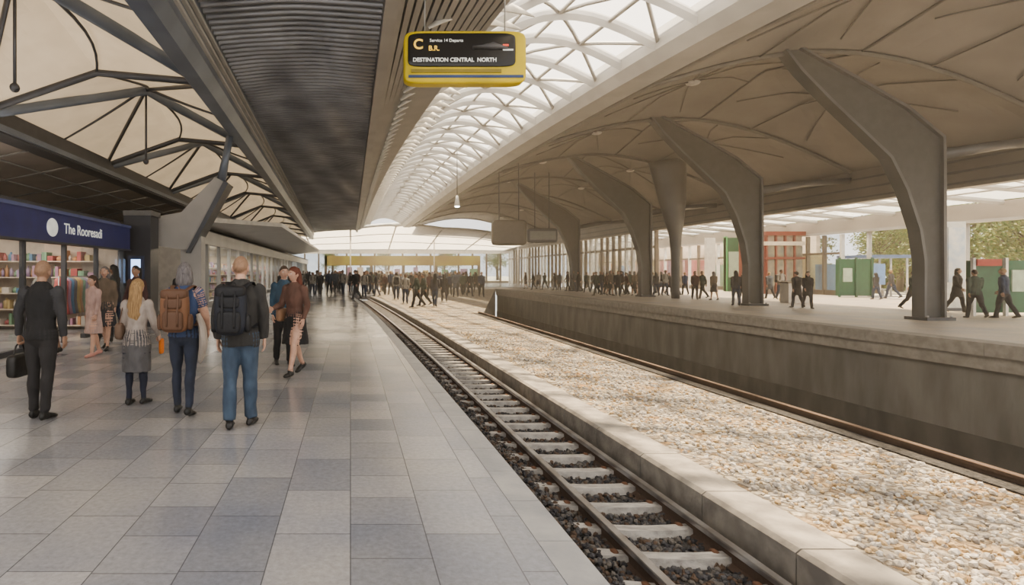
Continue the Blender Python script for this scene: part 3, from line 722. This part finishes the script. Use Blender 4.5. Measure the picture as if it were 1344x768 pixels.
def person(name,legs=((12,4,0),(-10,8,14)),arms=((4,8,12),(-4,8,12)),fem=False,skin=skinA,hair='brown',hstyle='short',top=None,sleeve='long',hem=.86,bulk=.012,bottom='pants',bot=None,shoe=None,skirt=None,skirt_hem=.55,flare=.22,voxel=.011,det=True,pack=None,yaw=0,lean=2,grip=(0,0),extra=None,legmat=None,baggy=.012,sleevem=None):
    B=Acc(); top=top or cloth('grey',(.2,.2,.2)); bot=bot or cloth('navy',(.03,.04,.08)); shoe=shoe or M('shoe_black',(.015,.015,.015),.4)
    sh=.172 if fem else .192; sleevem=sleevem or top
    L=rad(lean)
    def up(p):
        x,y,z=p
        if z>.93: dz=z-.93; return Vector((x,y+dz*sin(L),.93+dz*cos(L)))
        return Vector(p)
    seg=20; sb=5
    hw=.165 if fem else .155
    B.tube([(0,0,.80),(0,-.005,.86),(0,-.008,.93),(0,0,1.02),up((0,0,1.08))],[(.10,.07),(hw-.005,.105),(hw,.115),(.14,.10),(.12,.09)],bot,seg,sub=4)
    wz=.128 if fem else .145; b=bulk
    zs=[hem,.93,1.0,1.10,1.22,1.32,1.40,1.455,1.50]
    def tw(z):
        tab=[(.5,hw+.03,.13),(.80,hw+.012,.118),(.93,hw+.008,.12),(1.0,(hw+wz)/2,.108),(1.10,wz,.100),(1.22,(.148 if fem else .168),.112),(1.32,(.155 if fem else .180),.118),(1.40,sh-.012,.102),(1.455,sh*.66,.078),(1.50,.07,.062)]
        for i in range(len(tab)-1):
            if tab[i][0]<=z<=tab[i+1][0]:
                t=(z-tab[i][0])/(tab[i+1][0]-tab[i][0]); return (tab[i][1]+(tab[i+1][1]-tab[i][1])*t+b*(1 if z<1.4 else .4),tab[i][2]+(tab[i+1][2]-tab[i][2])*t+b*(1 if z<1.4 else .4))
        return (tab[-1][1],tab[-1][2])
    zs=[z for z in zs if z>hem+.03 or z==hem]
    B.tube([up((0,(.012 if fem and 1.2<z<1.4 else 0)-.006*(z>1.3),z)) for z in zs],[tw(z) for z in zs],top,24,sub=sb)
    B.tube([up((0,-.012,1.44)),up((0,-.005,1.52)),up((0,.005,1.60))],[(.068,.062),(.052 if not fem else .045,.054),(.05,.052)],skin,seg,sub=4)
    B.tube([up((0,-.012,1.475)),up((0,-.009,1.515))],[(.082,.075),(.066,.064)],top,seg,sub=4)
    if skirt:
        n=[(1.04,wz+.01,.10),(.93,hw+.02,.125),(.80,hw+.03,.14),(skirt_hem,flare,flare*.8)]
        B.tube([(0,0,z) for z,a,c in n],[(a,c) for z,a,c in n],skirt,28,sub=6,groove=.03,gn=8)
    for idx,s in enumerate((-1,1)):
        a,k,fp=[rad(v) for v in legs[idx]]
        h=Vector((s*.088,0,.93)); kn=h+.43*Vector((s*.01,sin(a),-cos(a))); an=kn+.42*Vector((0,sin(a-k),-cos(a-k)))
        m=legmat or (skin if bottom=='bare' else bot); e=0 if bottom in('bare','leggings') else baggy
        mid=h.lerp(kn,.5); cf=kn.lerp(an,.3)+Vector((0,-.012,0)); lo=kn.lerp(an,.75)
        B.tube([h+Vector((0,0,.04)),mid,kn,cf,lo,an+Vector((0,0,.01))],[(.088+e*.5,.098),(.078+e,.085+e),(.055+e,.060+e),(.052+e,.058+e),(.038+e*1.8,.043+e*1.8),(.032+e*2,.036+e*2)],m,seg,sub=6)
        fd=Vector((s*.12,cos(fp),-sin(fp))).normalized(); upv=Vector((0,sin(fp),cos(fp)))
        A0=an-upv*.035
        B.tube([A0-fd*.075-upv*.0,A0-fd*.045-upv*.005,A0+fd*.03-upv*.008,A0+fd*.11-upv*.018,A0+fd*.165-upv*.025,A0+fd*.185-upv*.028],[(.018,.022),(.036,.042),(.038,.042),(.046,.030),(.038,.022),(.018,.012)],shoe,16,ref=(1,0,0),sub=5)
        B.tube([A0+upv*.0,an+upv*.03],[(.036,.042),(.036,.04)],shoe,14,sub=3)
    hands=[]
    for idx,s in enumerate((-1,1)):
        f,o,el=[rad(v) for v in arms[idx]]
        S=up((s*(sh-.012),-.008,1.415)); d=Vector((s*sin(o),sin(f)*cos(o),-cos(f)*cos(o))); E=S+.275*d
        d2=Vector((s*sin(o*.3)-s*.06,sin(f+el),-cos(f+el))).normalized(); W=E+.245*d2
        sm=sleevem; e=b*.5+.004
        B.tube([S-Vector((s*.035,0,-.012)),S+d*.02,S.lerp(E,.5),E,E.lerp(W,.3),E.lerp(W,.75),W],[(.055,.06),(.060+e,.062+e),(.048+e,.052+e),(.041+e,.044+e),(.041+e,.043+e),(.030+e,.031+e),(.027+e,.028+e)],sm if sleeve=='long' else skin,16,sub=5)
        if sleeve=='short': B.tube([S-Vector((s*.03,0,-.012)),S+d*.02,S.lerp(E,.35),S.lerp(E,.62)],[(.057,.062),(.068,.070),(.066,.068),(.064,.066)],sm,16,sub=5)
        hands.append((W,d2,s))
    me=B.mesh('tmp'); ob=bpy.data.objects.new('tmp',me); C.collection.objects.link(ob)
    r=ob.modifiers.new('r','REMESH'); r.mode='VOXEL'; r.voxel_size=voxel; sm_=ob.modifiers.new('s','SMOOTH'); sm_.factor=.5; sm_.iterations=3
    C.view_layer.update(); dg=C.evaluated_depsgraph_get(); ev=bpy.data.meshes.new_from_object(ob.evaluated_get(dg))
    kd=kdtree.KDTree(len(B.V))
    for i,v in enumerate(B.V): kd.insert(v,i)
    kd.balance()
    fm=[B.VL[kd.find(p.center)[1]] for p in ev.polygons]
    skl=[i for i,m in enumerate(B.mats) if m is skin]
    vs=[0]*len(ev.vertices)
    for p,k in zip(ev.polygons,fm):
        if k not in skl:
            for v in p.vertices: vs[v]=1
    R=Acc(); Vn=[]
    for v in ev.vertices:
        p=v.co; q=noise.noise(Vector((p.x*13,p.y*13,p.z*7)))*.011+noise.noise(Vector((p.x*30+5,p.y*30,p.z*16)))*.005
        Vn.append(tuple(p+v.normal*q*vs[v.index]))
    R.V=Vn; R.F=[tuple(p.vertices) for p in ev.polygons]; R.FM=fm; R.FS=[True]*len(fm); R.mats=list(B.mats); R.VL=[0]*len(Vn)
    bpy.data.objects.remove(ob)
    head(R,up((0,.012,1.632)),yaw,skin,hairM[hair] if hair else None,hstyle,det)
    for i,(W,d2,s) in enumerate(hands): hand(R,W,d2,s,skin,grip[i])
    if pack:
        pm,pm2,px=pack
        R.ball((px,-.235,1.20),(.155,.095,.235),pm,32,24,.45); R.ball((px,-.32,1.10),(.115,.05,.11),pm2,24,16,.4); R.ball((px,-.315,1.29),(.10,.035,.055),pm2,20,14,.4)
        R.ball((px,-.25,1.395),(.15,.09,.06),pm2,24,14,.5)
        R.tube([(px-.03,-.17,1.43),(px-.025,-.17,1.48),(px+.025,-.17,1.48),(px+.03,-.17,1.43)],.008,pm2,6,sub=3)
        for x in (-.06,0.06): R.tube([(px+x,-.335,1.40),(px+x,-.372,1.2),(px+x,-.375,1.04)],[(.012,.004)]*3,pm2,6,ref=(1,0,0),sub=3)
        R.ball((px-.165,-.22,1.08),(.03,.06,.09),pm2,14,10,.6); R.ball((px+.165,-.22,1.08),(.03,.06,.09),pm2,14,10,.6)
        for s in (-1,1):
            R.tube([(s*.07+px*.5,-.16,1.42),(s*.11,-.08,1.478),(s*.125,.0,1.475),(s*.13,.09,1.40),(s*.14,.135,1.28),(s*.165,.10,1.12),(s*.16,-.10,1.03)],[(.026,.007)]*7,pm2,8,ref=(1,0,0),sub=4)
    if extra: extra(R,hands)
    zmin=min(v[2] for v in R.V); R.V=[(v[0],v[1],v[2]-zmin) for v in R.V]
    return R.mesh(name)
def put(me,name,x,y,z,h,rot):
    o=bpy.data.objects.new(name,me); C.collection.objects.link(o); s=h/1.755; o.scale=(s,)*3; o.location=(x,y,z); o.rotation_euler=(0,0,rad(rot)); return o
leather=M('leather_black',(.015,.014,.014),.4,bump=.2); brownL=M('backpack_brown',(.26,.13,.07),.7,col2=(.18,.09,.05),bump=.3); brownD=M('backpack_strap',(.14,.07,.04),.6)
navyB=M('backpack_navy',(.018,.022,.035),.7,bump=.3); navyD=M('backpack_black',(.01,.011,.015),.6,bump=.3)
def bag_left(R,hands):
    W,d,s=hands[0]; c=W+d*.10
    R.tube([c+Vector((0,-.10,-.13)),c+Vector((0,-.06,-.02)),c+Vector((0,0,.0)),c+Vector((0,.06,-.02)),c+Vector((0,.10,-.13))],.010,leather,8,ref=(1,0,0),sub=3)
    R.ball(tuple(c+Vector((0,0,-.24))),(.06,.17,.13),leather,24,16,.4); R.ball(tuple(c+Vector((-.05,0,-.24))),(.025,.11,.08),leather,18,12,.4)
blackT=cloth('black',(.018,.018,.02)); char=cloth('charcoal',(.045,.043,.042)); jeans=cloth('denim',(.065,.10,.15),(.038,.060,.095),.5); 
dgrey=cloth('darkgrey',(.05,.05,.055)); 
me=person('man_in_vest',legs=((2,2,0),(-3,4,4)),arms=((2,20,4),(2,10,10)),skin=skinC,hair='sandy',hstyle='crop',top=blackT,sleevem=dgrey,bot=cloth('darktrouser',(.03,.028,.03)),hem=.88,grip=(1,0),extra=bag_left,voxel=.0095,baggy=.010)
put(me,'man_with_briefcase',-3.4,6.28,0,1.73,-4)
def orange(R,hands):
    W,d,s=hands[1]; R.ball(tuple(W+d*.12+Vector((.0,.03,-.08))),(.02,.06,.11),cloth('orange',(.75,.22,.04)),16,12,.4)
    R.ball((-.23,.02,1.02),(.06,.13,.12),M('bag_brown',(.2,.13,.09),.6),20,14,.5); R.tube([(-.22,-.09,1.06),(-.19,-.06,1.3),(-.15,.0,1.48),(-.16,.08,1.3),(-.22,.1,1.06)],.008,brownD,6,sub=3)
me=person('blonde',legs=((-2,2,0),(2,2,0)),arms=((3,9,15),(8,14,28)),fem=True,hair='blonde',hstyle='long',top=cloth('stone',(.42,.36,.32)),bot=cloth('legging_navy',(.02,.025,.05)),bottom='leggings',skirt=cloth('greyskirt',(.13,.125,.13)),skirt_hem=.46,flare=.20,hem=.84,extra=orange,voxel=.0095,grip=(0,1))
put(me,'blonde_woman_with_bag',-2.60,6.95,0,1.52,-6)
def jacket(R,hands):
    cr=cloth('cream_wool',(.55,.48,.42))
    s=1
    R.tube([(s*.17,-.03,1.16),(s*.215,-.02,1.0),(s*.225,.0,.82),(s*.20,.02,.66),(s*.18,.03,.58)],[(.025,.04),(.04,.075),(.045,.085),(.032,.06),(.01,.03)],cr,22,ref=(1,0,0),sub=5,groove=.10,gn=6)
me=person('backpack_w',legs=((6,3,0),(-7,6,12)),arms=((6,14,30),(10,14,30)),fem=True,hair='grey',hstyle='bob',top=cloth('blue',(.06,.095,.20)),sleevem=cloth('blue',(.06,.095,.20)),sleeve='short',hem=.90,bot=cloth('jean_navy',(.03,.04,.07)),pack=(brownL,brownD,-.04),bulk=.014,voxel=.0095,baggy=.004,yaw=rad(10),extra=jacket)
put(me,'woman_with_backpack',-1.88,6.45,0,1.70,2)
me=person('backpack_m',legs=((-6,2,0),(6,3,0)),arms=((-2,12,10),(0,12,12)),hair='sandy',hstyle='crop',top=char,hem=.84,bulk=.026,bot=jeans,pack=(navyB,navyD,-.05),voxel=.0095,baggy=.016,shoe=M('shoe_dark',(.02,.018,.018),.4),lean=1,yaw=rad(-6))
put(me,'man_with_backpack',-1.14,5.92,0,1.77,0)
def hbag(R,hands):
    R.ball((.24,.03,.98),(.05,.13,.11),M('bag_tan',(.35,.2,.12),.5),20,14,.5); R.tube([(.235,-.08,1.02),(.2,-.05,1.3),(.14,.0,1.49),(.17,.08,1.3),(.235,.12,1.02)],.008,brownD,6,sub=3)
me=person('dress_w',legs=((22,8,0),(-16,14,24)),arms=((-6,12,30),(14,12,60)),fem=True,hair='auburn',hstyle='long',top=cloth('rust',(.16,.085,.065)),hem=.97,bot=blackT,bottom='bare',skirt=cloth('blackskirt',(.02,.02,.022)),skirt_hem=.52,flare=.23,voxel=.0095,extra=hbag,yaw=rad(-20),grip=(0,1))
put(me,'woman_in_dress',-.86,8.9,0,1.70,150)
me=person('friend',legs=((8,4,0),(-8,6,8)),fem=True,hair='brown',hstyle='bun',top=cloth('teal',(.05,.10,.15)),bot=blackT,voxel=.014,skirt=None,arms=((20,10,70),(-5,8,10)))
put(me,'woman_in_teal',-1.16,9.9,0,1.72,200)
me=person('pinkw',legs=((10,5,0),(-10,8,10)),fem=True,hair='brown',hstyle='long',top=cloth('pink',(.55,.38,.34)),bot=cloth('pinkskirt',(.52,.37,.33)),skirt=cloth('pinkskirt',(.52,.37,.33)),skirt_hem=.5,bottom='bare',voxel=.012,shoe=M('shoe_pink',(.6,.3,.25),.5))
put(me,'woman_in_pink',-4.92,10.95,0,1.55,150)
vcol=[(.02,.02,.025),(.05,.05,.06),(.03,.05,.10),(.20,.15,.11),(.35,.33,.30),(.09,.04,.04),(.12,.14,.17),(.5,.48,.44),(.06,.09,.07)]
VAR=[]
for i in range(11):
    fem=i%2==1
    tc=cloth('v%d'%i,vcol[i%9]); bc=cloth('vb%d'%i,vcol[(i*4+1)%3])
    a=random.uniform(6,20); kw={}
    if i in (3,7): kw=dict(skirt=bc,skirt_hem=.5,bottom='bare')
    if i in (4,): kw=dict(pack=(navyB,navyD,0))
    if i in (0,6,9): kw=dict(hem=.62,bulk=.02)
    VAR.append(person('walker%d'%i,legs=((a,a*.4,0),(-a,a,a)),arms=((-a,8,15),(a,8,20)),fem=fem,skin=[skinA,skinB,skinC][i%3],hair=['brown','black','blonde','grey'][i%4],hstyle=(['short','long','crop','bob','short','pony'][i%6]),top=tc,bot=bc,voxel=.022,det=False,**kw))
R2=random.Random(5)
def ped(x,y,z=0,rot=None,h=None,v=None):
    v=R2.randrange(11) if v is None else v
    put(VAR[v],'pedestrian',x,y,z,h or R2.uniform(1.6,1.82),R2.choice((0,180,20,160,-20,200,90)) if rot is None else rot)
for (x,y,r,v) in ((-5.1,11.9,180,3),(-4.6,12.3,160,5),(-5.6,13,30,8),(-5.9,14.3,80,1),(-4.3,14.6,180,9),(-6.0,11.2,70,7)): ped(x,y,0,r,None,v)
for u,v in ((467,393),(478,390),(494,388),(520,392),(532,397),(547,402),(556,400),(571,401),(583,395),(420,388),(432,386),(440,385),(410,387),(450,388),(505,386),(513,386),(487,386),(540,388),(526,388),(564,391),(577,388),(590,387),(598,389),(608,387),(617,388),(632,389),(612,384),(625,383),(551,387),(603,384)):
    Y=1200/(v-358); X=(u-460)*Y/750; ped(X,Y,-.05 if X>3.02+off(min(Y,40)) else (0 if X<1.3+off(min(Y,40)) or Y>40 else -.05),v=R2.choice((0,1,2,4,5,6,8,9)))
for i in range(80):
    Y=R2.uniform(42,82); X=R2.uniform(-6,2.8 if Y<64 else 16); ped(X,Y,0)
for i in range(50): ped(R2.uniform(3,15),R2.uniform(64.5,84),0)
for u,v in ((783,388),(792,386),(801,388),(811,389),(822,387),(833,388),(861,388),(873,388),(912,393),(922,392),(937,394),(966,401),(975,397),(1046,404),(1060,405),(1198,407),(1205,404),(1256,410),(1280,418),(1318,418),(700,380),(715,380),(728,381),(745,382),(1010,392),(1025,393),(1150,393),(1170,392),(816,386),(838,386),(868,385),(690,379),(770,384),(779,385),(805,385),(788,387),(797,387),(827,386),(852,386),(857,385),(878,387),(889,388),(899,387),(760,383),(752,382),(734,381),(707,380)):
    Y=1200/(v-358); X=(u-460)*Y/750; ped(X,Y,0)
# ------------------------------------------------------------------ lights
def area(name,loc,rot,sx,sy,p,col=(1,.96,.9)):
    l=bpy.data.lights.new(name,'AREA'); l.shape='RECTANGLE'; l.size=sx; l.size_y=sy; l.energy=p; l.color=col
    o=bpy.data.objects.new(name,l); C.collection.objects.link(o); o.location=loc; o.rotation_euler=rot
area('shop_fill_light',(-9,10,2.9),(0,0,0),4,11,430,(1,.87,.72))
area('shop_fill_light',(-8,45,2.85),(0,0,0),1.6,40,800,(1,.88,.73))
area('shop_fill_light',(36,66,5.0),(0,0,0),2,44,2500,(1,.84,.64))  # added area light behind the right shopfront, brightens its glazing
area('soffit_fill_light',(-9,10,3.2),(pi,0,0),4,12,130,(1,.88,.76))  # added fill pointing up from above the kiosk, brightens the soffit
l=bpy.data.lights.new('sun','SUN'); l.energy=14; l.angle=rad(1.6); l.color=(1,.81,.56)
o=bpy.data.objects.new('sun',l); C.collection.objects.link(o); o.rotation_euler=Vector((-.13,-.42,-1)).to_track_quat('-Z','Y').to_euler()
W=bpy.data.worlds.new('sky'); C.scene.world=W; W.use_nodes=True; nt=W.node_tree; bg=nt.nodes['Background']
sk=nt.nodes.new('ShaderNodeTexSky'); sk.sky_type='HOSEK_WILKIE'; sk.turbidity=5; sk.sun_direction=Vector((.13,.42,1)).normalized()
mx=nt.nodes.new('ShaderNodeMix'); mx.data_type='RGBA'; mx.inputs[0].default_value=.8; mx.inputs[7].default_value=(1,.95,.88,1)
nt.links.new(sk.outputs[0],mx.inputs[6]); nt.links.new(mx.outputs[2],bg.inputs[0]); bg.inputs[1].default_value=1.6
hz=bpy.data.materials.new('air_haze'); hz.use_nodes=True; nt=hz.node_tree; nt.nodes.clear()
vo=nt.nodes.new('ShaderNodeVolumeScatter'); vo.inputs['Density'].default_value=.0055; vo.inputs['Anisotropy'].default_value=.4; vo.inputs['Color'].default_value=(1,.89,.74,1)
om=nt.nodes.new('ShaderNodeOutputMaterial'); nt.links.new(vo.outputs[0],om.inputs['Volume'])
A=Acc(); A.box(-17.5,37.9,-8,95,-3.6,11,hz); A.obj('haze')
# ------------------------------------------------------------------ camera
cd=bpy.data.cameras.new('camera'); cam=bpy.data.objects.new('camera',cd); C.collection.objects.link(cam)
cam.location=(0,0,1.6); cam.rotation_euler=(pi/2,0,0); cd.sensor_width=36; cd.lens=750/1344*36
cd.shift_x=(672-460)/1344; cd.shift_y=-(384-358)/1344; cd.clip_end=500
C.scene.camera=cam
C.scene.view_settings.exposure=.42
C.scene.view_settings.look='AgX - Medium High Contrast'
